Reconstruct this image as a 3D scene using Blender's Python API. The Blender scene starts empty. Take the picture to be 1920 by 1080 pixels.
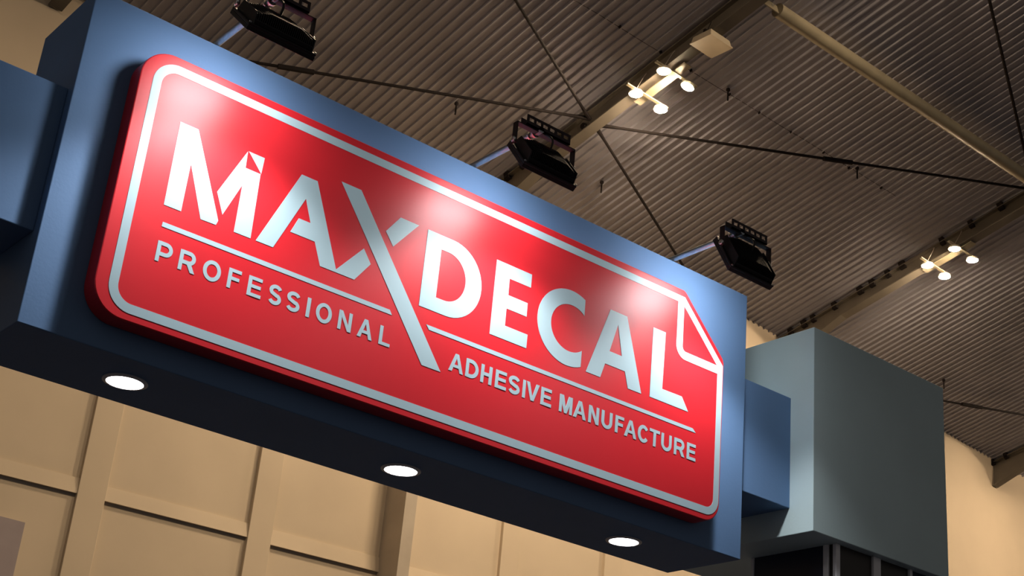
import bpy, bmesh, math, random
from mathutils import Vector, Matrix
random.seed(7)

# ------------------------------------------------------------------ camera
ZF = 3.2                                   # height of the header box's underside above the floor
CAM = Vector((-1.39681909, -4.26352817, -1.6380615 + ZF))
RIGHT = Vector((0.76681219, -0.63576811, 0.08830614))
DOWN = Vector((0.32500861, 0.26594367, -0.907548))
FWD = Vector((0.55350561, 0.72461913, 0.41055896))
FPX = 2817.0
scene = bpy.context.scene
col = scene.collection
cd = bpy.data.cameras.new('camera')
cd.sensor_fit = 'HORIZONTAL'
cd.sensor_width = 36.0
cd.lens = FPX / 1920 * 36.0
cd.clip_start = 0.05
cd.clip_end = 300
cam = bpy.data.objects.new('camera', cd)
col.objects.link(cam)
M = Matrix.Identity(4)
for i in range(3):
    M[i][0] = RIGHT[i]; M[i][1] = -DOWN[i]; M[i][2] = -FWD[i]; M[i][3] = CAM[i]
cam.matrix_world = M
scene.camera = cam

# ------------------------------------------------------------------ world and exposure
world = bpy.data.worlds.new('hall_air')
scene.world = world
world.use_nodes = True
wb = world.node_tree.nodes['Background']
wb.inputs[0].default_value = (1.0, 0.91, 0.84, 1)
wb.inputs[1].default_value = 0.10
scene.view_settings.view_transform = 'Standard'
scene.view_settings.look = 'None'
scene.view_settings.exposure = 0.0
scene.view_settings.gamma = 1.0
scene.view_settings.use_curve_mapping = False

FLOOD = 34.0            # radiance of the floodlight lenses
DISC = 1700.0           # radiance of the warm hall lamps
DOWNL = 14.0            # radiance of the recessed downlights
ADDED_SPOT = 58.0            # watts of the extra spot added to each floodlight for the lower sign

# ------------------------------------------------------------------ helpers
def mat(name, color, rough=0.5, metal=0.0, noise=0.06, scale=6.0, bump=0.0, bscale=60.0, spec=0.5, emit=None, stretch=(1, 1, 1)):
    m = bpy.data.materials.new(name)
    m.use_nodes = True
    nt = m.node_tree
    b = nt.nodes['Principled BSDF']
    b.inputs['Roughness'].default_value = rough
    b.inputs['Metallic'].default_value = metal
    b.inputs['Specular IOR Level'].default_value = spec
    tc = nt.nodes.new('ShaderNodeTexCoord')
    mp = nt.nodes.new('ShaderNodeMapping')
    mp.inputs['Scale'].default_value = stretch
    nt.links.new(tc.outputs['Object'], mp.inputs['Vector'])
    nz = nt.nodes.new('ShaderNodeTexNoise')
    nz.inputs['Scale'].default_value = scale
    nz.inputs['Detail'].default_value = 5
    nt.links.new(mp.outputs['Vector'], nz.inputs['Vector'])
    rp = nt.nodes.new('ShaderNodeValToRGB')
    c = color
    rp.color_ramp.elements[0].position = 0.3
    rp.color_ramp.elements[1].position = 0.7
    rp.color_ramp.elements[0].color = (c[0] * (1 - noise), c[1] * (1 - noise), c[2] * (1 - noise), 1)
    rp.color_ramp.elements[1].color = (min(1, c[0] * (1 + noise)), min(1, c[1] * (1 + noise)), min(1, c[2] * (1 + noise)), 1)
    nt.links.new(nz.outputs['Fac'], rp.inputs['Fac'])
    nt.links.new(rp.outputs['Color'], b.inputs['Base Color'])
    if bump:
        n2 = nt.nodes.new('ShaderNodeTexNoise')
        n2.inputs['Scale'].default_value = bscale
        n2.inputs['Detail'].default_value = 3
        nt.links.new(tc.outputs['Object'], n2.inputs['Vector'])
        bp = nt.nodes.new('ShaderNodeBump')
        bp.inputs['Strength'].default_value = bump
        bp.inputs['Distance'].default_value = 0.01
        nt.links.new(n2.outputs['Fac'], bp.inputs['Height'])
        nt.links.new(bp.outputs['Normal'], b.inputs['Normal'])
    if emit:
        b.inputs['Emission Color'].default_value = (*emit[0], 1)
        b.inputs['Emission Strength'].default_value = emit[1]
    return m

MT = {
    'blue': mat('blue_paint', (0.14, 0.25, 0.45), 0.55, noise=0.04, scale=3, bump=0.04, bscale=90, spec=0.2),
    'grey_box': mat('grey_paint', (0.64, 0.80, 0.82), 0.65, noise=0.04, scale=3, bump=0.04, bscale=90),
    'red': mat('red_vinyl', (0.70, 0.020, 0.030), 0.37, noise=0.03, scale=2, spec=0.4),
    'white': mat('white_vinyl', (0.45, 0.595, 0.65), 0.37, noise=0.02, scale=3, spec=0.4),
    'black': mat('black_housing', (0.012, 0.011, 0.012), 0.45, noise=0.1, scale=30),
    'fin': mat('black_fins', (0.010, 0.009, 0.010), 0.5, noise=0.1, scale=30),
    'bracket': mat('dark_bracket_steel', (0.045, 0.035, 0.036), 0.4, metal=0.6, noise=0.12, scale=25),
    'galv': mat('galvanised_pipe', (0.42, 0.46, 0.50), 0.38, metal=0.85, noise=0.18, scale=40, stretch=(4, 1, 4)),
    'bolt': mat('bright_bolt', (0.75, 0.74, 0.72), 0.3, metal=0.9, noise=0.05),
    'flood': mat('floodlight_lens', (0.8, 0.85, 0.9), 0.3, emit=((0.97, 0.985, 1.0), FLOOD)),
    'downl': mat('downlight_lens', (0.9, 0.9, 0.9), 0.4, emit=((1.0, 0.97, 0.95), DOWNL)),
    'trim': mat('downlight_trim', (0.85, 0.85, 0.86), 0.35, noise=0.03),
    'disc': mat('disc_lamp_lens', (0.9, 0.85, 0.7), 0.4, emit=((1.0, 0.76, 0.50), DISC)),
    'disc_body': mat('disc_lamp_housing', (0.55, 0.50, 0.40), 0.5, noise=0.05),
    'cream_steel': mat('cream_painted_steel', (0.29, 0.25, 0.175), 0.42, noise=0.10, scale=4),
    'rafter': mat('rafter_paint', (0.13, 0.112, 0.09), 0.5, noise=0.12, scale=3),
    'rod': mat('dark_tie_rod', (0.016, 0.012, 0.012), 0.75, noise=0.15, scale=8, spec=0.15),
    'roof': mat('roof_sheet', (0.335, 0.325, 0.37), 0.5, noise=0.10, scale=1.1, stretch=(1, 1, 1)),
    'wall': mat('cream_wall', (0.56, 0.46, 0.34), 0.8, noise=0.05, scale=0.9, bump=0.05, bscale=14),
    'column': mat('concrete_column', (0.42, 0.36, 0.29), 0.8, noise=0.08, scale=2),  # also colours the painted shadow strips under the wall rails
    'board': mat('mauve_grey_board', (0.30, 0.25, 0.26), 0.7, noise=0.05, scale=5),
    'floor': mat('hall_floor', (0.016, 0.020, 0.042), 0.7, noise=0.1, scale=0.6),
    'alu': mat('aluminium_post', (0.88, 0.87, 0.90), 0.35, metal=0.0, noise=0.04),
    'navy': mat('navy_panel', (0.018, 0.024, 0.055), 0.3, noise=0.08, scale=4),
    'brown': mat('dark_brown_panel', (0.028, 0.022, 0.018), 0.45, noise=0.08, scale=4),
    'spk': mat('cream_plastic', (0.52, 0.44, 0.32), 0.5, noise=0.04),
    'cable': mat('pale_cable', (0.34, 0.29, 0.25), 0.5, noise=0.05),
    'blackcable': mat('black_cable', (0.015, 0.013, 0.013), 0.5, noise=0.05),
}

class MB:
    """collects shapes, built as ONE mesh object"""
    def __init__(self):
        self.v = []; self.f = []
    def add(self, vs, fs):
        o = len(self.v)
        self.v += [tuple(p) for p in vs]
        self.f += [tuple(i + o for i in q) for q in fs]
        return self
    def frame_box(self, O, ax, ay, az, x0, x1, y0, y1, z0, z1):
        P = lambda a, b, c: O + ax * a + ay * b + az * c
        vs = [P(a, b, c) for c in (z0, z1) for (a, b) in ((x0, y0), (x1, y0), (x1, y1), (x0, y1))]
        return self.add(vs, [(3, 2, 1, 0), (4, 5, 6, 7), (0, 1, 5, 4), (1, 2, 6, 5), (2, 3, 7, 6), (3, 0, 4, 7)])
    def box(self, x0, x1, y0, y1, z0, z1):
        return self.frame_box(Vector((0, 0, 0)), Vector((1, 0, 0)), Vector((0, 1, 0)), Vector((0, 0, 1)), x0, x1, y0, y1, z0, z1)
    def tube(self, pts, r, n=10, r2=None):
        pts = [Vector(p) for p in pts]
        k = len(pts); rings = []
        prev = None
        for i, p in enumerate(pts):
            t = (pts[min(i + 1, k - 1)] - pts[max(i - 1, 0)]).normalized()
            if prev is None:
                a = t.cross(Vector((0, 0, 1)))
                if a.length < 1e-3: a = t.cross(Vector((1, 0, 0)))
            else:
                a = prev - t * prev.dot(t)
            a.normalize(); prev = a
            b = t.cross(a)
            rr = r if r2 is None else r + (r2 - r) * i / (k - 1)
            rings.append([p + a * (rr * math.cos(2 * math.pi * j / n)) + b * (rr * math.sin(2 * math.pi * j / n)) for j in range(n)])
        vs = [q for ring in rings for q in ring]; fs = []
        for i in range(k - 1):
            for j in range(n):
                fs.append((i * n + j, i * n + (j + 1) % n, (i + 1) * n + (j + 1) % n, (i + 1) * n + j))
        fs.append(tuple(reversed(range(n)))); fs.append(tuple(range((k - 1) * n, k * n)))
        return self.add(vs, fs)
    def prism(self, poly, y0, y1):
        """polygon given as (x, z), extruded from y0 (back) to y1 (front, nearer the viewer)"""
        a = sum(poly[i][0] * poly[(i + 1) % len(poly)][1] - poly[(i + 1) % len(poly)][0] * poly[i][1] for i in range(len(poly)))
        if a < 0: poly = list(reversed(poly))
        n = len(poly)
        vs = [(x, y0, z) for x, z in poly] + [(x, y1, z) for x, z in poly]
        fs = [tuple(range(n, 2 * n)), tuple(reversed(range(n)))]
        fs += [(i, (i + 1) % n, n + (i + 1) % n, n + i) for i in range(n)]
        return self.add(vs, fs)
    def strip(self, A, B, y0, y1, closed=False):
        """band between two matched (x, z) lines A and B, extruded in y"""
        k = len(A)
        for i in range(k if closed else k - 1):
            j = (i + 1) % k
            self.prism([A[i], A[j], B[j], B[i]], y0, y1)
        return self
    def lathe(self, O, ax, prof, n=28):
        """profile of (distance along axis, radius) turned about ax"""
        a = ax.cross(Vector((0, 1, 0)))
        if a.length < 1e-3: a = ax.cross(Vector((1, 0, 0)))
        a.normalize(); b = ax.cross(a)
        vs = []; fs = []
        for (d, r) in prof:
            for j in range(n):
                t = 2 * math.pi * j / n
                vs.append(O + ax * d + a * (r * math.cos(t)) + b * (r * math.sin(t)))
        for i in range(len(prof) - 1):
            for j in range(n):
                fs.append((i * n + j, i * n + (j + 1) % n, (i + 1) * n + (j + 1) % n, (i + 1) * n + j))
        fs.append(tuple(reversed(range(n)))); fs.append(tuple(range((len(prof) - 1) * n, len(prof) * n)))
        return self.add(vs, fs)
    def build(self, name, m, parent=None, smooth=False, bevel=0.0, origin=None):
        me = bpy.data.meshes.new(name)
        me.from_pydata(self.v, [], self.f)
        bm = bmesh.new(); bm.from_mesh(me)
        bmesh.ops.recalc_face_normals(bm, faces=bm.faces)
        bm.to_mesh(me); bm.free()
        me.update()
        if smooth:
            me.polygons.foreach_set('use_smooth', [True] * len(me.polygons))
        o = bpy.data.objects.new(name, me)
        col.objects.link(o)
        me.materials.append(MT[m])
        off = Vector((0, 0, 0))
        if parent is not None:
            o.parent = parent
            off = world_of(parent)
        elif origin is not None:
            off = Vector(origin)
            o.location = off
        if off.length:
            me.transform(Matrix.Translation(-off))
        if smooth:
            me.set_sharp_from_angle(angle=math.radians(40))
        if bevel:
            bv = o.modifiers.new('edge', 'BEVEL'); bv.width = bevel; bv.segments = 2; bv.limit_method = 'ANGLE'
        return o

def world_of(o):
    p = Vector(o.location)
    while o.parent is not None:
        o = o.parent; p += o.location
    return p

def tag(o, label, cat, group=None):
    o['label'] = label; o['category'] = cat
    if group: o['group'] = group
    return o

def structure(o):
    o['kind'] = 'structure'; return o

def thing(name, loc, label, cat, group=None):
    o = bpy.data.objects.new(name, None)
    o.empty_display_size = 0.1
    col.objects.link(o); o.location = loc
    return tag(o, label, cat, group)

V = Vector
X, Y, Z = V((1, 0, 0)), V((0, 1, 0)), V((0, 0, 1))

# ------------------------------------------------------------------ hall frame
YAW, SLOPE, RH = math.radians(3), math.radians(15.5), 16.0
XH = V((math.cos(YAW), math.sin(YAW), 0))
YH = V((-math.sin(YAW), math.cos(YAW), 0))
DN = YH * math.cos(SLOPE) - Z * math.sin(SLOPE)          # down the roof slope, towards the back wall
NR = XH.cross(DN).normalized()
if NR.z < 0: NR = -NR
def RP(u, v, off=0.0):
    """point of the hall roof: u across the bays, v down the slope, off below the sheet"""
    return CAM + XH * u + DN * v + NR * (RH * NR.z - off)
WA = V((17.71543943, 13.41261819, 9.74402352 + ZF))
WD = V((0.9995646, 0.02950603, 0)).normalized()
WN = V((WD.y, -WD.x, 0))                                  # out of the back wall, into the hall
WD2 = V((0.99555237, 0.09420974, 0)).normalized()         # the plain wall beyond the bend
WN2 = V((WD2.y, -WD2.x, 0))
def vwall(u, off=0.0, gap=0.03):
    """where a line down the slope at u meets the back wall"""
    a = RP(u, 0, off); q = WN if u < 19.8 else WN2
    return (WA + q * gap - a).dot(q) / DN.dot(q)
def WP(s, z, d=0.0):
    p = WA + WD * s + WN * d
    return V((p.x, p.y, z + ZF))

# ------------------------------------------------------------------ structure: floor, wall, ceiling
structure(MB().box(-25, 60, -30, 22, -0.1, 0).build('floor', 'floor'))
w = MB().frame_box(WP(0, 0), WD, -WN, Z, -40, 0, 0, 0.3, -ZF, 13.0)
wall = structure(w.build('wall_back', 'wall'))
w = MB().frame_box(WP(0, 0), WD2, -WN2, Z, 0, 34, 0, 0.3, -ZF, 13.0)
structure(w.build('wall_right', 'wall'))
# pilasters of the wall
PIL = [(-16.9, .36), (-14.55, .36), (-12.25, .37), (-9.82, .36), (-5.50, .36), (-3.355, .38)]
for s, wd in PIL:
    MB().frame_box(WP(s, 0), WD, WN, Z, 0, wd, -0.02, 0.06, -ZF, 5.2).build('pilaster', 'wall', wall, bevel=0.006)
# main frame column with a dark flank
mc = MB().frame_box(WP(-7.67, 0), WD, WN, Z, 0, .20, -0.02, 0.48, -ZF, 5.2).build('column', 'column', wall)
# horizontal rails between the pilasters
RAIL = [(-14.19, -12.25, 3.08, 3.132, .195), (-11.88, -9.82, 3.132, 3.177, .188), (-9.46, -7.67, 3.162, 3.201, .210), (-7.47, -5.50, 3.20, 3.24, .20),
        (-5.14, -3.36, 3.24, 3.28, .20), (-2.98, -1.2, 3.28, 3.32, .20)]
for s0, s1, za, zb, hh in RAIL:
    P = lambda s, z, d: WP(s, z, d)
    vs = [P(s0, za, -.02), P(s1, zb, -.02), P(s1, zb + hh, -.02), P(s0, za + hh, -.02), P(s0, za, .048), P(s1, zb, .048), P(s1, zb + hh, .020), P(s0, za + hh, .020)]
    MB().add(vs, [(3, 2, 1, 0), (4, 5, 6, 7), (0, 1, 5, 4), (1, 2, 6, 5), (2, 3, 7, 6), (3, 0, 4, 7)]).build('wall_rail', 'wall', wall)
    # shadow under the rail, put in as a darker strip on the wall
    vs = [P(s0, za - .03, -.02), P(s1, zb - .03, -.02), P(s1, zb, -.02), P(s0, za, -.02), P(s0, za - .03, .003), P(s1, zb - .03, .003), P(s1, zb, .003), P(s0, za, .003)]
    MB().add(vs, [(3, 2, 1, 0), (4, 5, 6, 7), (0, 1, 5, 4), (1, 2, 6, 5), (2, 3, 7, 6), (3, 0, 4, 7)]).build('rail_shadow_strip', 'column', wall)

# ribbed roof lining: pans with a small downward rib every 0.154 m
PITCH = 0.154
u0, u1 = -6.0, 40.0
prof = []
k = 0
u = u0
while u < u1:
    prof += [(u, 0), (u + PITCH - .036, 0), (u + PITCH - .030, .036), (u + PITCH - .008, .036)]
    u += PITCH
vs_, fs_ = [], []
VV = (-26.0, 16.2)
for (uu, o) in prof:
    for v in VV: vs_.append(RP(uu, v, o))
for i in range(len(prof) - 1):
    fs_.append((2 * i, 2 * i + 2, 2 * i + 3, 2 * i + 1))
ceil = MB(); ceil.add(vs_, fs_)
structure(ceil.build('ceiling', 'roof'))

# ------------------------------------------------------------------ rafters
def rafter(u, cleats, label, gussets=(), v0=-20.0, end=.62):
    v1 = vwall(u, end, .02)
    r = thing('steel_rafter', RP(u, v1, .4), label, 'beam', 'rafters of the hall roof')
    TOP, BOT = .12, .36
    secs = [(v0, BOT), (11.6, BOT), (v1, end)]
    web, fl, ft = MB(), MB(), MB()
    for (va, ba), (vb, bb) in zip(secs, secs[1:]):
        for m_, (ua, ub, oa0, oa1, ob0, ob1) in ((web, (-.012, .012, TOP, ba, TOP, bb)), (fl, (-.10, .10, ba, ba + .02, bb, bb + .02)), (ft, (-.09, .09, TOP - .02, TOP, TOP - .02, TOP))):
            vs = [RP(u + ua, va, oa1), RP(u + ub, va, oa1), RP(u + ub, vb, ob1), RP(u + ua, vb, ob1), RP(u + ua, va, oa0), RP(u + ub, va, oa0), RP(u + ub, vb, ob0), RP(u + ua, vb, ob0)]
            m_.add(vs, [(3, 2, 1, 0), (4, 5, 6, 7), (0, 1, 5, 4), (1, 2, 6, 5), (2, 3, 7, 6), (3, 0, 4, 7)])
    web.build('web', 'rafter', r); fl.build('bottom_flange', 'rafter', r); ft.build('top_flange', 'rafter', r)
    for v, wd in cleats:
        MB().frame_box(RP(u, v), XH, DN, -NR, -.09, -.02, -wd * .36, wd * .36, .03, .17).build('cleat', 'rod', r)
    for v in gussets:
        for sg in (-1, 1):
            O = RP(u + sg * .012, v, .25)
            MB().lathe(O, XH * sg, [(0, .13), (.012, .13)], 20).build('gusset_plate', 'rafter', r)
            MB().lathe(O, XH * sg, [(.012, .06), (.05, .05)], 16).build('gusset_boss', 'rod', r)
    return r
C2 = [(12.73, .13), (12.41, .14), (12.19, .12), (11.69, .13), (11.10, .15), (10.83, .14), (10.48, .12), (10.16, .16), (9.3, .12), (8.7, .12), (8.1, .14)]
C1 = [(12.55, .14), (12.2, .12)]
rafter(13.50, C1, 'steel roof rafter carrying the lamp cluster beside the square cream box', (10.87,))
rafter(20.95, C2, 'steel roof rafter ending above the grey box with dark cleats along its top', (7.45,))
rafter(29.02, [(13.41, .14), (13.06, .12), (12.2, .12)], 'steel roof rafter with a deep end on the plain beige wall', ())
rafter(6.05, [(12.6, .12)], 'steel roof rafter hidden behind the blue header box', end=.30)

# ------------------------------------------------------------------ round strut between rafters
st = thing('roof_strut', RP(13.6, 7.46, .27), 'round cream steel pipe strut spanning between two roof rafters', 'pipe')
MB().tube([RP(13.95, 7.455, .27), RP(20.55, 7.30, .27)], .105, 24).build('pipe', 'cream_steel', st, smooth=True)
for ua, ub, v in ((13.52, 13.97, 7.455), (20.53, 20.93, 7.30)):
    MB().frame_box(RP(ua, v, .27), XH, DN, NR, 0, ub - ua, -.008, .008, -.075, .075).build('end_plate', 'cream_steel', st)
    for du in (.12, .30):
        MB().lathe(RP(ua + du, v - .008, .27), -DN, [(0, .022), (.02, .022)], 8).build('bolt', 'bolt', st)
        MB().lathe(RP(ua + du, v + .008, .27), DN, [(0, .022), (.02, .022)], 8).build('bolt', 'rod', st)

# ------------------------------------------------------------------ tie rods of the roof bracing
def tie(a, b, label, knob=None, off=.25, r=.023):
    A, B = RP(*a, off), RP(*b, off)
    t = thing('tie_rod', A, label, 'tie rod', 'roof bracing rods')
    d = (B - A).normalized()
    MB().tube([A + d * .25, B - d * .25], r, 8).build('rod', 'rod', t, smooth=True)
    for P, s in ((A, 1), (B, -1)):
        MB().tube([P, P + d * s * .12, P + d * s * .34], .040, 8, r2=r).build('end_fork', 'rod', t)
    if knob:
        K = A + (B - A) * knob
        MB().tube([K - d * .26, K + d * .26], r * 1.75, 8).build('turnbuckle', 'rod', t, smooth=True)
    return t
def wall_end(u, v, k, step):
    """follow a rod from (u, v) with slope k until it reaches the back wall"""
    while v < vwall(u, .25, .12):
        u += step; v += k * step
    return (u, v)
tie(wall_end(13.40, 10.70, -.433, -.02), (13.40, 10.70), 'dark tie rod rising from behind the blue header to a rafter gusset', .30)
tie((5.90, 7.45), (13.42, 10.70), 'dark tie rod crossing the roof sheets towards the gusset above the middle floodlight')
tie((13.62, 10.72), (20.85, 7.38), 'long dark tie rod running from the lit rafter to the end of the cream pipe', .52)
tie((13.66, 10.78), wall_end(13.86, 10.85, .431, .02), 'dark tie rod dropping behind the arm of the floodlight above the folded corner')
tie((13.60, 4.24), (20.85, 7.46), 'thin dark tie rod meeting the far end of the cream pipe from above')
tie(wall_end(28.95, 11.19, -.335, -.02), (28.95, 11.19), 'dark tie rod emerging from behind the grey box', .50)

# ------------------------------------------------------------------ short hanger rods under the roof
for u, v, lab in ((11.74, 11.81, 'short dark hanger rod under the tie rod above the header'), (14.85, 11.80, 'short dark hanger rod between the middle floodlight and a tie rod'),
                  (14.86, 9.10, 'short dark hanger rod beside the lamp cluster near the cream box'), (18.05, 9.03, 'short dark hanger rod under the long tie rod, midway along the bay'),
                  (25.07, 12.06, 'short dark hanger rod standing over the top corner of the grey box')):
    P = RP(u, v, .02)
    t = thing('hanger_rod', P, lab, 'hanger rod', 'short rods hanging from the roof')
    MB().lathe(P, -Z, [(0, .03), (.03, .034), (.05, .018)], 10).build('head', 'rod', t)
    MB().tube([P - Z * .04, P - Z * .17, P - Z * .21], .013, 8).build('rod', 'rod', t)

# thin wire with clips along a purlin line
wr = thing('roof_wire', RP(11.8, 9.2, .03), 'thin dark wire clipped across the ribs of the roof sheet', 'wire')
MB().tube([RP(11.2 + .5 * i, 9.24 - .01 * i, .03 + .008 * math.sin(i * 2.1)) for i in range(17)], .004, 5).build('wire', 'rod', wr)
for i in range(10):
    MB().frame_box(RP(11.85 + i * .77 + .06 * math.sin(i * 3.7), 9.22 - .012 * i, .0), XH, DN, -NR, -.010, .010, -.02, .02, 0, .035).build('clip', 'rod', wr)

# ------------------------------------------------------------------ lamp clusters
def cluster(u, v, where, tilt=None, full=True):
    """four disc lamps under a rafter on a plate with two cross bars"""
    OFF = .40
    f = thing('lamp_frame', RP(u, v, OFF), 'cream steel lamp frame of plate and cross bars ' + where, 'lamp frame', 'lamp frames under the rafters')
    MB().frame_box(RP(u, v, OFF), XH, DN, NR, -.075, .075, -.52, .50, -.006, .010).build('plate', 'cream_steel', f)
    for dv in (-.29, .29):
        MB().frame_box(RP(u, v + dv, OFF + .018), XH, DN, NR, -.44, .44, -.022, .022, -.012, .012).build('cross_bar', 'cream_steel', f)
    for i, (du, dv) in enumerate(((-.28, -.30), (.28, -.30), (-.26, .28), (.29, .29))):
        P = RP(u + du, v + dv, OFF + .03)
        t = thing('disc_lamp', P, ('glowing warm disc lamp on the lamp frame ' + where), 'lamp', 'disc lamps ' + where)
        d = -Z
        if tilt == i:
            d = (-Z + XH * -.30 + YH * .25).normalized()
            t['label'] = 'tilted glowing warm disc lamp on the lamp frame ' + where
        P2 = P + d * .03
        MB().tube([P + Z * .01, P2], .015, 8).build('stem', 'disc_body', t)
        MB().lathe(P2, d, [(0, .05), (.012, .098), (.045, .108), (.052, .102)], 24).build('housing', 'disc_body', t, smooth=True)
        MB().lathe(P2, d, [(.0521, .094), (.058, .092), (.064, .080), (.067, .055)], 24).build('lens', 'disc', t)
        if i in (0, 2):
            A = RP(u - .10, v + dv - .10, .14)
            pts = []
            for k in range(9):
                s = k / 8
                pts.append(A + (P - A) * s + Z * (.10 * math.sin(math.pi * s)) - YH * .08 * math.sin(math.pi * s))
            MB().tube(pts, .006, 5).build('cable', 'cable', t)
cluster(13.62, 9.42, 'by the square cream box', tilt=1)
cluster(20.99, 9.33, 'above the grey box')
cluster(6.17, 3.4, 'added out of view left of header')  # unseen lamps, added to light the back wall
cluster(13.62, 3.4, 'added out of view up the slope')  # unseen lamps, added to light the roof ribs more evenly
cluster(29.1, 9.2, 'added out of view near right wall')  # unseen lamps, set close to brighten the right wall

# square cream ceiling box
P = RP(13.55, 8.40, .46)
b = thing('hanging_box', P, 'square cream plastic box with a stepped back hanging under the rafter', 'box')
MB().frame_box(P, XH, YH, Z, -.235, .235, -.20, .20, -.012, .006).build('plate', 'spk', b)
h = MB()
lv = [(.006, .225, .19), (.11, .205, .17), (.125, .165, .13), (.165, .15, .12), (.175, .08, .07)]
vs = []
for z, a, c in lv:
    vs += [P + XH * sx * a + YH * sy * c + Z * z for sx, sy in ((-1, -1), (1, -1), (1, 1), (-1, 1))]
fs = [(i * 4 + j, i * 4 + (j + 1) % 4, i * 4 + 4 + (j + 1) % 4, i * 4 + 4 + j) for i in range(len(lv) - 1) for j in range(4)] + [(3, 2, 1, 0), tuple(range(len(vs) - 4, len(vs)))]
h.add(vs, fs).build('back', 'spk', b, bevel=.012)
MB().frame_box(P, XH, YH, Z, -.16, .16, -.02, .02, .16, .20).build('bracket', 'rod', b)
MB().tube([P + Z * .19 - XH * .10, P + Z * .30 - XH * .13 - YH * .10], .007, 5).build('cable', 'blackcable', b)

# ------------------------------------------------------------------ wall board
bd = MB().frame_box(WP(-14.15, 0), WD, WN, Z, 0, 1.352, 0, .03, .6, 2.63).build('wall_board', 'board', origin=WP(-13.5, .6))
tag(bd, 'mauve grey board fixed low on the cream wall', 'board')

# ------------------------------------------------------------------ booth: header box, side panels, grey box, tower
W_, H_, D_ = 3.2, 1.217, 0.4306
YW, WZ0, WZ1 = 0.049, 0.323, 0.845
XR, YG, GZ0, GZ1, XG2 = 3.561, -0.085, 0.2003, 1.1647, 4.537
hd = MB().box(0, W_, 0, D_, ZF, ZF + H_).build('header_box', 'blue', origin=(W_ / 2, D_ / 2, ZF), bevel=.003)
tag(hd, 'large blue painted header box carrying the red sign', 'booth header')
lp = MB().box(-2.6, 0, YW, D_ - .02, ZF + WZ0, ZF + WZ1).build('side_panel', 'blue', origin=(-1.3, D_ / 2, ZF + WZ0), bevel=.003)
tag(lp, 'low blue side panel joining the header beside the letter M', 'side panel', 'blue side panels of the booth')
rp = MB().box(W_ - .001, XR + .001, YW, D_ - .02, ZF + WZ0, ZF + WZ1).build('side_panel', 'blue', origin=(3.38, D_ / 2, ZF + WZ0), bevel=.003)
tag(rp, 'short blue side panel bridging the header and the grey box', 'side panel', 'blue side panels of the booth')
gb = MB().box(XR, XG2, YG, .90, ZF + GZ0, ZF + GZ1).build('grey_box', 'grey_box', origin=(4.05, .4, ZF + GZ0), bevel=.003)
tag(gb, 'plain pale grey painted box on top of the booth tower', 'booth box')

tw = thing('booth_tower', (4.1, .2, 0), 'dark panelled booth tower with aluminium posts under the grey box', 'booth tower')
TX, TY, TT = 3.765, -.045, ZF + GZ0
def post(x0, x1, y0, y1): MB().box(x0, x1, y0, y1, 0, TT).build('post', 'alu', tw, bevel=.003)
post(TX, TX + .030, TY, TY + .020)
post(TX, TX + .012, TY + .045, TY + .075)
post(TX, TX + .012, .440, .458)
post(4.024, 4.076, TY - .004, TY + .03)
post(4.289, 4.309, TY - .004, TY + .03)
post(4.50, 4.53, TY - .004, TY + .03)
MB().box(TX + .006, TX + .02, TY + .075, .44, 0, TT).build('panel', 'navy', tw)
MB().box(TX + .010, TX + .02, TY + .020, TY + .045, 0, TT).build('panel', 'brown', tw)
for a, c, m_ in ((3.795, 4.024, 'brown'), (4.076, 4.289, 'brown'), (4.309, 4.50, 'navy')):
    MB().box(a, c, TY + .010, TY + .025, 0, TT).build('panel', m_, tw)

# ------------------------------------------------------------------ recessed downlights in the underside of the header
for x, lab in ((.462, 'recessed round downlight under the header, the one nearest the long side panel'),
               (1.585, 'recessed round downlight under the middle of the header, between the other two'),
               (2.722, 'recessed round downlight under the header, the one nearest the grey box')):
    O = V((x, .207, ZF))
    t = thing('downlight', O, lab, 'downlight', 'downlights under the header box')
    ring = MB()
    n = 36; vs = []; prof2 = [(.0755, 0.0), (.0755, -.004), (.062, -.007), (.060, -.002)]
    for r_, z in prof2:
        vs += [O + V((r_ * math.cos(2 * math.pi * j / n), r_ * math.sin(2 * math.pi * j / n), z)) for j in range(n)]
    ring.add(vs, [(i * n + j, i * n + (j + 1) % n, (i + 1) * n + (j + 1) % n, (i + 1) * n + j) for i in range(3) for j in range(n)])
    ring.build('trim_ring', 'trim', t, smooth=True)
    MB().lathe(O, -Z, [(.0005, .0605), (.003, .0605)], n).build('lens', 'downl', t)

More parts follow.
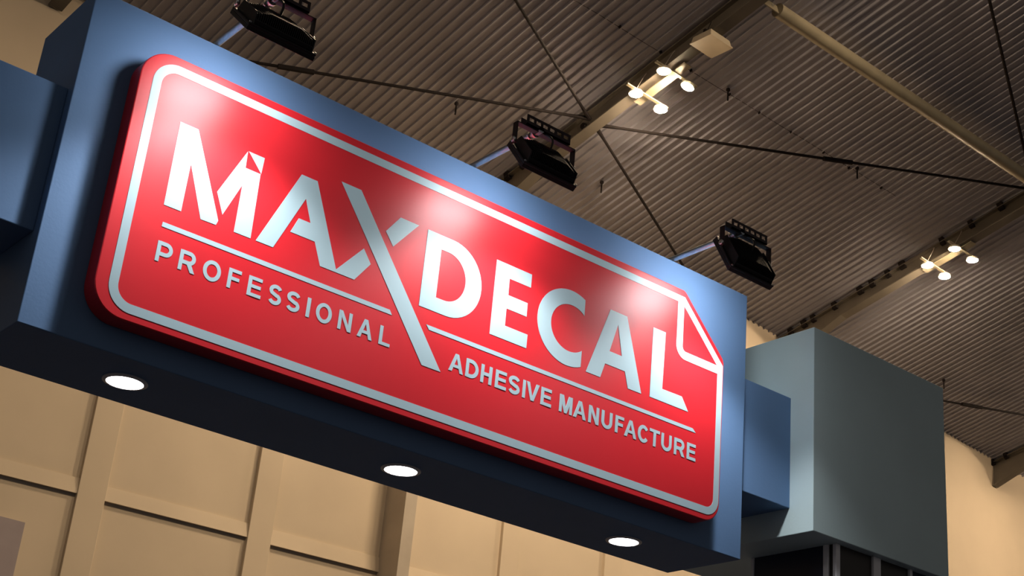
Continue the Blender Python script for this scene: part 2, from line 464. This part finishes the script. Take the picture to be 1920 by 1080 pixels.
# ------------------------------------------------------------------ floodlights on arms
def floodlight(xa, xc, ytop, ztop, ybot, zbot, label):
    """arm at x = xa; yoke centred on xc; the tilted lamp body runs from (ytop, ztop) to (ybot, zbot)"""
    t = thing('floodlight', (xa, -.03, ZF + H_), label, 'floodlight', 'floodlights over the red sign')
    YK = -.378
    az = ZF + 1.232
    MB().tube([(xa, .16, az), (xa, YK - .02, az)], .0125, 14).build('arm', 'galv', t, smooth=True)
    MB().box(xa - .04, xa + .04, .02, .14, ZF + H_, ZF + H_ + .006).build('base_plate', 'galv', t)
    for yy in (-.345, -.318):
        MB().lathe(V((xa, YK + .015 + (yy + .345), az)), Y, [(0, .0185), (.008, .0185)], 14).build('clamp_ring', 'bolt', t)
    # slotted strut channel standing on the yoke
    ch = MB()
    c0, c1 = xc - .105, xc + .110
    zb = ZF + 1.228
    ch.box(c0, c1, YK - .020, YK + .020, zb, zb + .004)
    ch.box(c0, c1, YK + .016, YK + .020, zb, zb + .040)
    ch.box(c0, c1, YK - .020, YK - .016, zb, zb + .016)
    ch.box(c0, c1, YK - .020, YK - .016, zb + .032, zb + .042)
    k = 6
    for i in range(k + 1):
        xx = c0 + (c1 - c0 - .010) * i / k
        ch.box(xx, xx + .010, YK - .020, YK - .016, zb + .016, zb + .032)
    ch.build('slotted_rail', 'bracket', t)
    # yoke
    yk = MB()
    y0, y1 = xc - .144, xc + .144
    zt, zp = ZF + 1.226, ZF + 1.150
    yk.box(y0, y1, YK - .013, YK + .013, zt - .004, zt)
    yk.box(y0, y0 + .004, YK - .013, YK + .013, zp - .014, zt)
    yk.box(y1 - .004, y1, YK - .013, YK + .013, zp - .014, zt)
    yk.build('yoke', 'bracket', t)
    for xx, s in ((y0, -1), (y1, 1)):
        MB().lathe(V((xx, YK, zp)), X * s, [(0, .012), (.006, .012), (.008, .008)], 10).build('bolt', 'bolt', t)
    # body: local axes  ex = X, ed = down the slab, en = towards the sign
    T, B = V((0, ytop, ztop + ZF)), V((0, ybot, zbot + ZF))
    ed = (B - T).normalized(); L = (B - T).length
    en = X.cross(ed).normalized()
    if en.y < 0: en = -en
    O = V((xc, T.y, T.z))
    hw = .128
    body = MB()
    # wedge shaped housing: thick in the middle, thin bevelled ends
    secs = [(-hw, .000, .012), (-hw + .004, .0, .020), (hw - .004, .0, .020), (hw, .0, .012)]
    body.frame_box(O, X, ed, en, -hw, hw, 0, L, 0, .010)
    for q in ((-hw, hw, 0, .012), (-hw, hw, L - .012, L), (-hw, -hw + .014, .012, L - .012), (hw - .014, hw, .012, L - .012)):
        body.frame_box(O, X, ed, en, *q, .010, .026)
    body.frame_box(O, X, ed, en, -hw + .018, hw - .018, .012, L - .012, -.016, 0)
    hs = body.build('housing', 'black', t, bevel=.002)
    fins = MB()
    nf = 30
    for i in range(nf):
        x = -hw + .022 + (2 * hw - .044) * i / (nf - 1)
        e = abs(2 * i / (nf - 1) - 1)
        dep = .050 - .016 * max(0, (e - .55) / .45)
        vs = []
        for sx in (-.0009, .0009):
            vs += [O + X * (x + sx) + ed * a_ + en * c_ for a_, c_ in ((.014, -.014), (.030, -dep), (L - .030, -dep), (L - .014, -.014))]
        fins.add(vs, [(0, 1, 2, 3), (7, 6, 5, 4), (0, 4, 5, 1), (1, 5, 6, 2), (2, 6, 7, 3), (3, 7, 4, 0)])
    fo = fins.build('cooling_fins', 'fin', hs)
    # end plates of the heat sink
    for s in (-1, 1):
        ep = MB()
        vs = []
        for dx in (0, .004):
            vs += [O + X * (s * (hw - .018 + dx)) + ed * a_ + en * c_ for a_, c_ in ((.006, 0), (.026, -.040), (L - .026, -.040), (L - .006, 0))]
        ep.add(vs, [(0, 1, 2, 3), (7, 6, 5, 4), (0, 4, 5, 1), (1, 5, 6, 2), (2, 6, 7, 3), (3, 7, 4, 0)])
        ep.build('end_plate', 'black', hs)
    for sx in (-1, 1):
        for a_ in (.006, L - .006):
            MB().lathe(O + X * sx * (hw - .004) + ed * a_ - en * .001, -en, [(0, .005), (.004, .0045)], 8).build('bolt', 'bolt', hs)
    MB().frame_box(O, X, ed, en, -hw + .014, hw - .014, .012, L - .012, .0102, .0125).build('lens', 'flood', t)
    # extra spot added in front of the lens to brighten the lower sign
    sl = bpy.data.lights.new('floodlight_added_spot', 'SPOT')
    sl.energy = ADDED_SPOT; sl.color = (0.97, 0.985, 1.0); sl.spot_size = math.radians(66); sl.spot_blend = 1.0; sl.shadow_soft_size = .05
    so = bpy.data.objects.new('floodlight_added_spot', sl); col.objects.link(so); so.parent = t
    c_ = O + ed * L * .5 + en * .035
    so.location = c_ - V(t.location)
    so.scale = (2.4, 1, 1)
    so.rotation_euler = (V((0, -.02, .05 + ZF)) - V((0, c_.y, c_.z))).to_track_quat('-Z', 'Y').to_euler()
    # power lead
    A = O + ed * L * .42 - en * .048
    pts = []
    E_ = V((xc - .005, YK - .005, zb + .002))
    for k in range(9):
        s = k / 8
        pts.append(A + (E_ - A) * s - Y * .030 * math.sin(math.pi * s))
    MB().tube(pts, .0045, 6).build('power_lead', 'blackcable', t, smooth=True)
floodlight(.461, .476, -.314, 1.175, -.463, 1.041, 'black finned floodlight on a steel arm above the letter M of the sign')
floodlight(1.624, 1.657, -.334, 1.173, -.437, 1.042, 'black finned floodlight on a steel arm above the letter D of the sign')
floodlight(2.733, 2.774, -.331, 1.200, -.424, 1.034, 'black finned floodlight on a steel arm above the folded corner of the sign')

# ------------------------------------------------------------------ the red sign
T_ = .08
FY = -T_                       # front face
LY = -T_ - .0012               # face of the vinyl letters
def arc(cx, cz, r, a0, a1, n=10):
    return [(cx + r * math.cos(math.radians(a0 + (a1 - a0) * i / n)), cz + r * math.sin(math.radians(a0 + (a1 - a0) * i / n))) for i in range(n + 1)]
def shift(poly): return [(x, z + ZF) for x, z in poly]
x0, x1, z0, z1 = .177, 2.978, .084, 1.052
R_ = .112
out = arc(x0 + R_, z0 + R_, R_, 180, 270, 12) + arc(x1 - .09, z0 + .09, .09, 270, 360, 12) + [(x1, .795), (x1 - .003, .808), (x1 - .009, .818)] + [(2.742, 1.040), (2.732, 1.048), (2.722, z1)] + arc(x0 + R_, z1 - R_, R_, 90, 180, 12)
sg = thing('sign_board', (W_ / 2, 0, ZF + z0), 'red rounded sign board reading MAXDECAL in white with a folded corner', 'sign')
MB().prism(shift(out), 0.0, FY).build('panel', 'red', sg, bevel=.004)
def ribbon(m, pts, w, closed=False, lift=0.0):
    n = len(pts); A = []; B = []
    for i in range(n):
        p = V((pts[i][0], pts[i][1]))
        if closed or 0 < i < n - 1:
            a = (p - V(pts[i - 1])).normalized(); b = (V(pts[(i + 1) % n]) - p).normalized()
            na, nb = V((-a.y, a.x)), V((-b.y, b.x))
            nn = (na + nb).normalized(); k = 1 / max(.35, nn.dot(na))
        else:
            d = (V(pts[1]) - p) if i == 0 else (p - V(pts[i - 1]))
            d.normalize(); nn = V((-d.y, d.x)); k = 1
        A.append(tuple(p + nn * k * w / 2)); B.append(tuple(p - nn * k * w / 2))
    m.strip(A, B, FY + .0005, LY - lift, closed)
bx0, bx1, bz0, bz1 = .2388, 2.9555, .1262, 1.0045
path = arc(bx0 + .072, bz0 + .072, .072, 180, 270, 12) + arc(bx1 - .058, bz0 + .058, .058, 270, 360, 12) + [(bx1, .7755)] + [(2.7215, bz1)] + arc(bx0 + .072, bz1 - .072, .072, 90, 180, 12)
m = MB(); ribbon(m, shift(path), .0315, True); m.build('border_stripe', 'white', sg)
fold = [(2.7065, .992)] + arc(2.7065 + .040, .7555 + .040, .040, 180, 270, 8) + [(2.948, .7555)]
m = MB(); ribbon(m, shift(fold), .037, lift=.0003); m.build('folded_corner_stripe', 'white', sg)

def letter(*polys, name='letter'):
    m = MB()
    for q in polys: m.prism(shift(q), FY + .0005, LY)
    return m.build(name, 'white', sg)
CT, CB = .8230, .5135
letter([(.3475, CT), (.4156, CT), (.547, .5305), (.5414, .5125), (.4839, .5115), (.4127, .6907), (.4115, CB - .002), (.3487, CB - .002)],
       [(.5238, .6301), (.6081, .8219), (.610, .758), (.6694, .758), (.6744, CB), (.6097, CB), (.6097, .6909), (.5577, .557)],
       [(.6111, CT), (.6745, CT), (.6716, .7597)])
letter([(.8264, CT), (.8923, CT), (1.0188, .5243), (1.1193, .6441), (1.1566, .5955), (1.0979, CB), (.954, CB), (.9189, .5945), (.8183, .5945), (.8426, .6562), (.8909, .6562), (.858, .7393), (.7629, CB), (.6948, CB)])
letter([(.9883, .862), (1.0744, .862), (1.5111, .2942), (1.4257, .2942)], [(1.2005, .7452), (1.2561, CT - .0005), (1.3397, CT - .0005), (1.240, .6973)])
# D
m = MB()
m.prism(shift([(1.3822, CB), (1.452, CB), (1.452, CT), (1.3822, CT)]), FY + .0005, LY)
N_ = 24
zc = (CT + CB) / 2
Ao = [(1.452, CT)] + [(1.503 + .151 * math.sin(math.pi * i / N_), zc + .1548 * math.cos(math.pi * i / N_)) for i in range(N_ + 1)] + [(1.452, CB)]
Bo = [(1.452, .766)] + [(1.488 + .090 * math.sin(math.pi * i / N_), zc + .098 * math.cos(math.pi * i / N_)) for i in range(N_ + 1)] + [(1.452, .570)]
m.strip(shift(Ao), shift(Bo), FY + .0005, LY); m.build('letter', 'white', sg)
letter([(1.713, CT - .001), (1.8899, CT - .001), (1.8903, .766), (1.7826, .766), (1.7836, .6966), (1.881, .6966), (1.8817, .640), (1.7813, .640), (1.7818, .5687), (1.8945, .5687), (1.894, CB - .001), (1.713, CB - .001)])
# C
m = MB()
co, ci = (2.1, .668, .165, .1597), (2.107, .668, .1025, .0985)
def ell(c, a): return (c[0] + c[2] * math.cos(a), c[1] + c[3] * math.sin(a))
ao, ai = math.acos((2.1725 - co[0]) / co[2]), math.acos((2.173 - ci[0]) / ci[2])
Ao = [ell(co, ao + (2 * math.pi - 2 * ao) * i / 40) for i in range(41)]
Bi = [ell(ci, ai + (2 * math.pi - 2 * ai) * i / 40) for i in range(41)]
m.strip(shift(Ao), shift(Bi), FY + .0005, LY); m.build('letter', 'white', sg)
letter([(2.2016, .5148), (2.2782, .5148), (2.2993, .5804), (2.3187, .6395), (2.3558, .7677), (2.3558, .8195), (2.3102, .8195)],
       [(2.3558, .8195), (2.3558, .7677), (2.3867, .6395), (2.408, .5804), (2.4297, .5138), (2.504, .5138), (2.4029, .8195)],
       [(2.2993, .5804), (2.408, .5804), (2.3867, .6395), (2.3187, .6395)])
letter([(2.5523, CT), (2.6245, CT), (2.6197, .5705), (2.7344, .5715), (2.7741, .516), (2.5512, .516)])
letter([(.3574, .4522), (.3565, .4355), (1.2733, .4370), (1.2616, .4540)], name='rule_line')
letter([(1.4244, .4530), (1.4390, .4362), (2.8237, .4376), (2.8055, .4525)], name='rule_line')

# small lettering, drawn with strokes
BZ, TZ, S = .3140, .3850, .0140
def small(ch, a, b, s=S):
    m = MB(); lay = [0]
    def P(q):
        lay[0] += 1
        m.prism(shift(q), FY + .0005, LY - .00012 * lay[0])
    def rect(xa, xb, za, zb): P([(xa, za), (xb, za), (xb, zb), (xa, zb)])
    Rb = lambda q, cl=False: ribbon(m, shift(q), s, cl)
    mid = (BZ + TZ) / 2; h = TZ - BZ
    hs = s / 2
    if ch == 'I': rect(a, b, BZ, TZ)
    elif ch == 'L': rect(a, a + s, BZ, TZ); rect(a + s, b, BZ, BZ + s * .88)
    elif ch in 'EF':
        rect(a, a + s, BZ, TZ); rect(a + s, b, TZ - s * .88, TZ)
        rect(a + s, b - (.003 if ch == 'E' else .005), mid - s * .36, mid + s * .52)
        if ch == 'E': rect(a + s, b + .001, BZ, BZ + s * .88)
    elif ch == 'H': rect(a, a + s, BZ, TZ); rect(b - s, b, BZ, TZ); rect(a + s, b - s, mid - s * .4, mid + s * .5)
    elif ch == 'T': rect(a, b, TZ - s * .88, TZ); c = (a + b) / 2; rect(c - hs, c + hs, BZ, TZ - s * .88)
    elif ch == 'N':
        rect(a, a + s * .95, BZ, TZ); rect(b - s * .95, b, BZ, TZ)
        P([(a + s * .95 - .001, TZ), (a + s * .2, TZ), (b - s * .95, BZ), (b - s * .2, BZ)] if False else [(a, TZ), (a + s * 1.05, TZ), (b, BZ), (b - s * 1.05, BZ)])
    elif ch == 'M':
        rect(a, a + s * .92, BZ, TZ); rect(b - s * .92, b, BZ, TZ); c = (a + b) / 2
        P([(a, TZ), (a + s * 1.4, TZ), (c + s * .42, BZ), (c - s * .42, BZ)]); P([(b - s * 1.4, TZ), (b, TZ), (c + s * .42, BZ), (c - s * .42, BZ)])
    elif ch in 'AV':
        c = (a + b) / 2; f = 1 if ch == 'A' else -1
        zz = (lambda t: BZ + t * h) if ch == 'A' else (lambda t: TZ - t * h)
        w = s * 1.08
        P([(a, zz(0)), (a + w, zz(0)), (c + w * .06, zz(.80)), (c + w * .5, zz(1)), (c - w * .5, zz(1))])
        P([(b - w, zz(0)), (b, zz(0)), (c + w * .5, zz(1)), (c - w * .5, zz(1)), (c - w * .06, zz(.80))])
        if ch == 'A':
            k1, k2 = .24, .40
            xl = lambda t: a + w * .7 + (c - a - w * .7) * t * 1.0
            P([(xl(k1), zz(k1)), (a + b - xl(k1), zz(k1)), (a + b - xl(k2), zz(k2)), (xl(k2), zz(k2))])
    elif ch in 'PR':
        rect(a, a + s, BZ, TZ)
        zt, zl = TZ - s * .44, BZ + h * (.40 if ch == 'P' else .44)
        r = (zt - zl) / 2
        xr_ = b - hs - (.002 if ch == 'R' else 0)
        Rb([(a + s * .5, zt)] + [(xr_ - r + r * math.sin(math.pi * i / 12), (zt + zl) / 2 + r * math.cos(math.pi * i / 12)) for i in range(13)] + [(a + s * .5, zl)])
        if ch == 'R': P([(a + (b - a) * .42, zl), (a + (b - a) * .72, zl), (b + .001, BZ), (b - s * 1.15, BZ)])
    elif ch == 'D':
        rect(a, a + s, BZ, TZ)
        r = (h - s * .9) / 2; rx = min(r, b - a - s * 1.2)
        Rb([(a + s * .5, TZ - s * .45)] + [(b - hs - rx + rx * math.sin(math.pi * i / 16), mid + r * math.cos(math.pi * i / 16)) for i in range(17)] + [(a + s * .5, BZ + s * .45)])
    elif ch in 'OC':
        rx, rz = (b - a) / 2 - hs, h / 2 - hs * .9 + .0006; c = (a + b) / 2
        if ch == 'O': Rb([(c + rx * math.cos(2 * math.pi * i / 36), mid + rz * math.sin(2 * math.pi * i / 36)) for i in range(36)], True)
        else: Rb([(c + rx * math.cos(math.radians(38 + 286 * i / 32)), mid + rz * math.sin(math.radians(38 + 286 * i / 32))) for i in range(33)])
    elif ch == 'U':
        rx = (b - a) / 2 - hs; rz = min(rx, .022); c = (a + b) / 2
        Rb([(a + hs, TZ)] + [(c - rx * math.cos(math.pi * i / 14), BZ + s * .44 + rz - rz * math.sin(math.pi * i / 14)) for i in range(15)] + [(b - hs, TZ)])
    elif ch == 'S':
        c = (a + b) / 2; rx = (b - a) / 2 - hs; rz = (h - s * .9) / 4
        zt = TZ - s * .44 - rz; zl = BZ + s * .44 + rz
        q = [(c + rx * .97 * math.cos(math.radians(t)), zt + rz * math.sin(math.radians(t))) for t in range(22, 232, 14)]
        q += [(c - rx * .3, mid + .0022), (c + rx * .3, mid - .0022)]
        q += [(c + rx * math.cos(math.radians(t)), zl + rz * math.sin(math.radians(t))) for t in range(52, -160, -14)]
        Rb(q)
    m.build('letter', 'white', sg)
for ch, a, b in (('P', .3555, .412), ('R', .4375, .498), ('O', .5255, .5915), ('F', .6185, .666), ('E', .695, .747), ('S', .7765, .8265), ('S', .847, .900), ('I', .9275, .9415), ('O', .966, 1.030), ('N', 1.058, 1.113), ('A', 1.140, 1.203), ('L', 1.232, 1.280)):
    small(ch, a, b, .0135)
for ch, a, b in (('A', 1.544, 1.611), ('D', 1.621, 1.681), ('H', 1.692, 1.745), ('E', 1.761, 1.814), ('S', 1.825, 1.881), ('I', 1.8945, 1.9085), ('V', 1.912, 1.976), ('E', 1.986, 2.038),
                 ('M', 2.080, 2.146), ('A', 2.153, 2.219), ('N', 2.232, 2.286), ('U', 2.300, 2.358), ('F', 2.374, 2.420), ('A', 2.424, 2.491), ('C', 2.498, 2.559), ('T', 2.563, 2.620), ('U', 2.629, 2.688), ('R', 2.702, 2.763), ('E', 2.776, 2.8265)):
    small(ch, a, b, .0145)
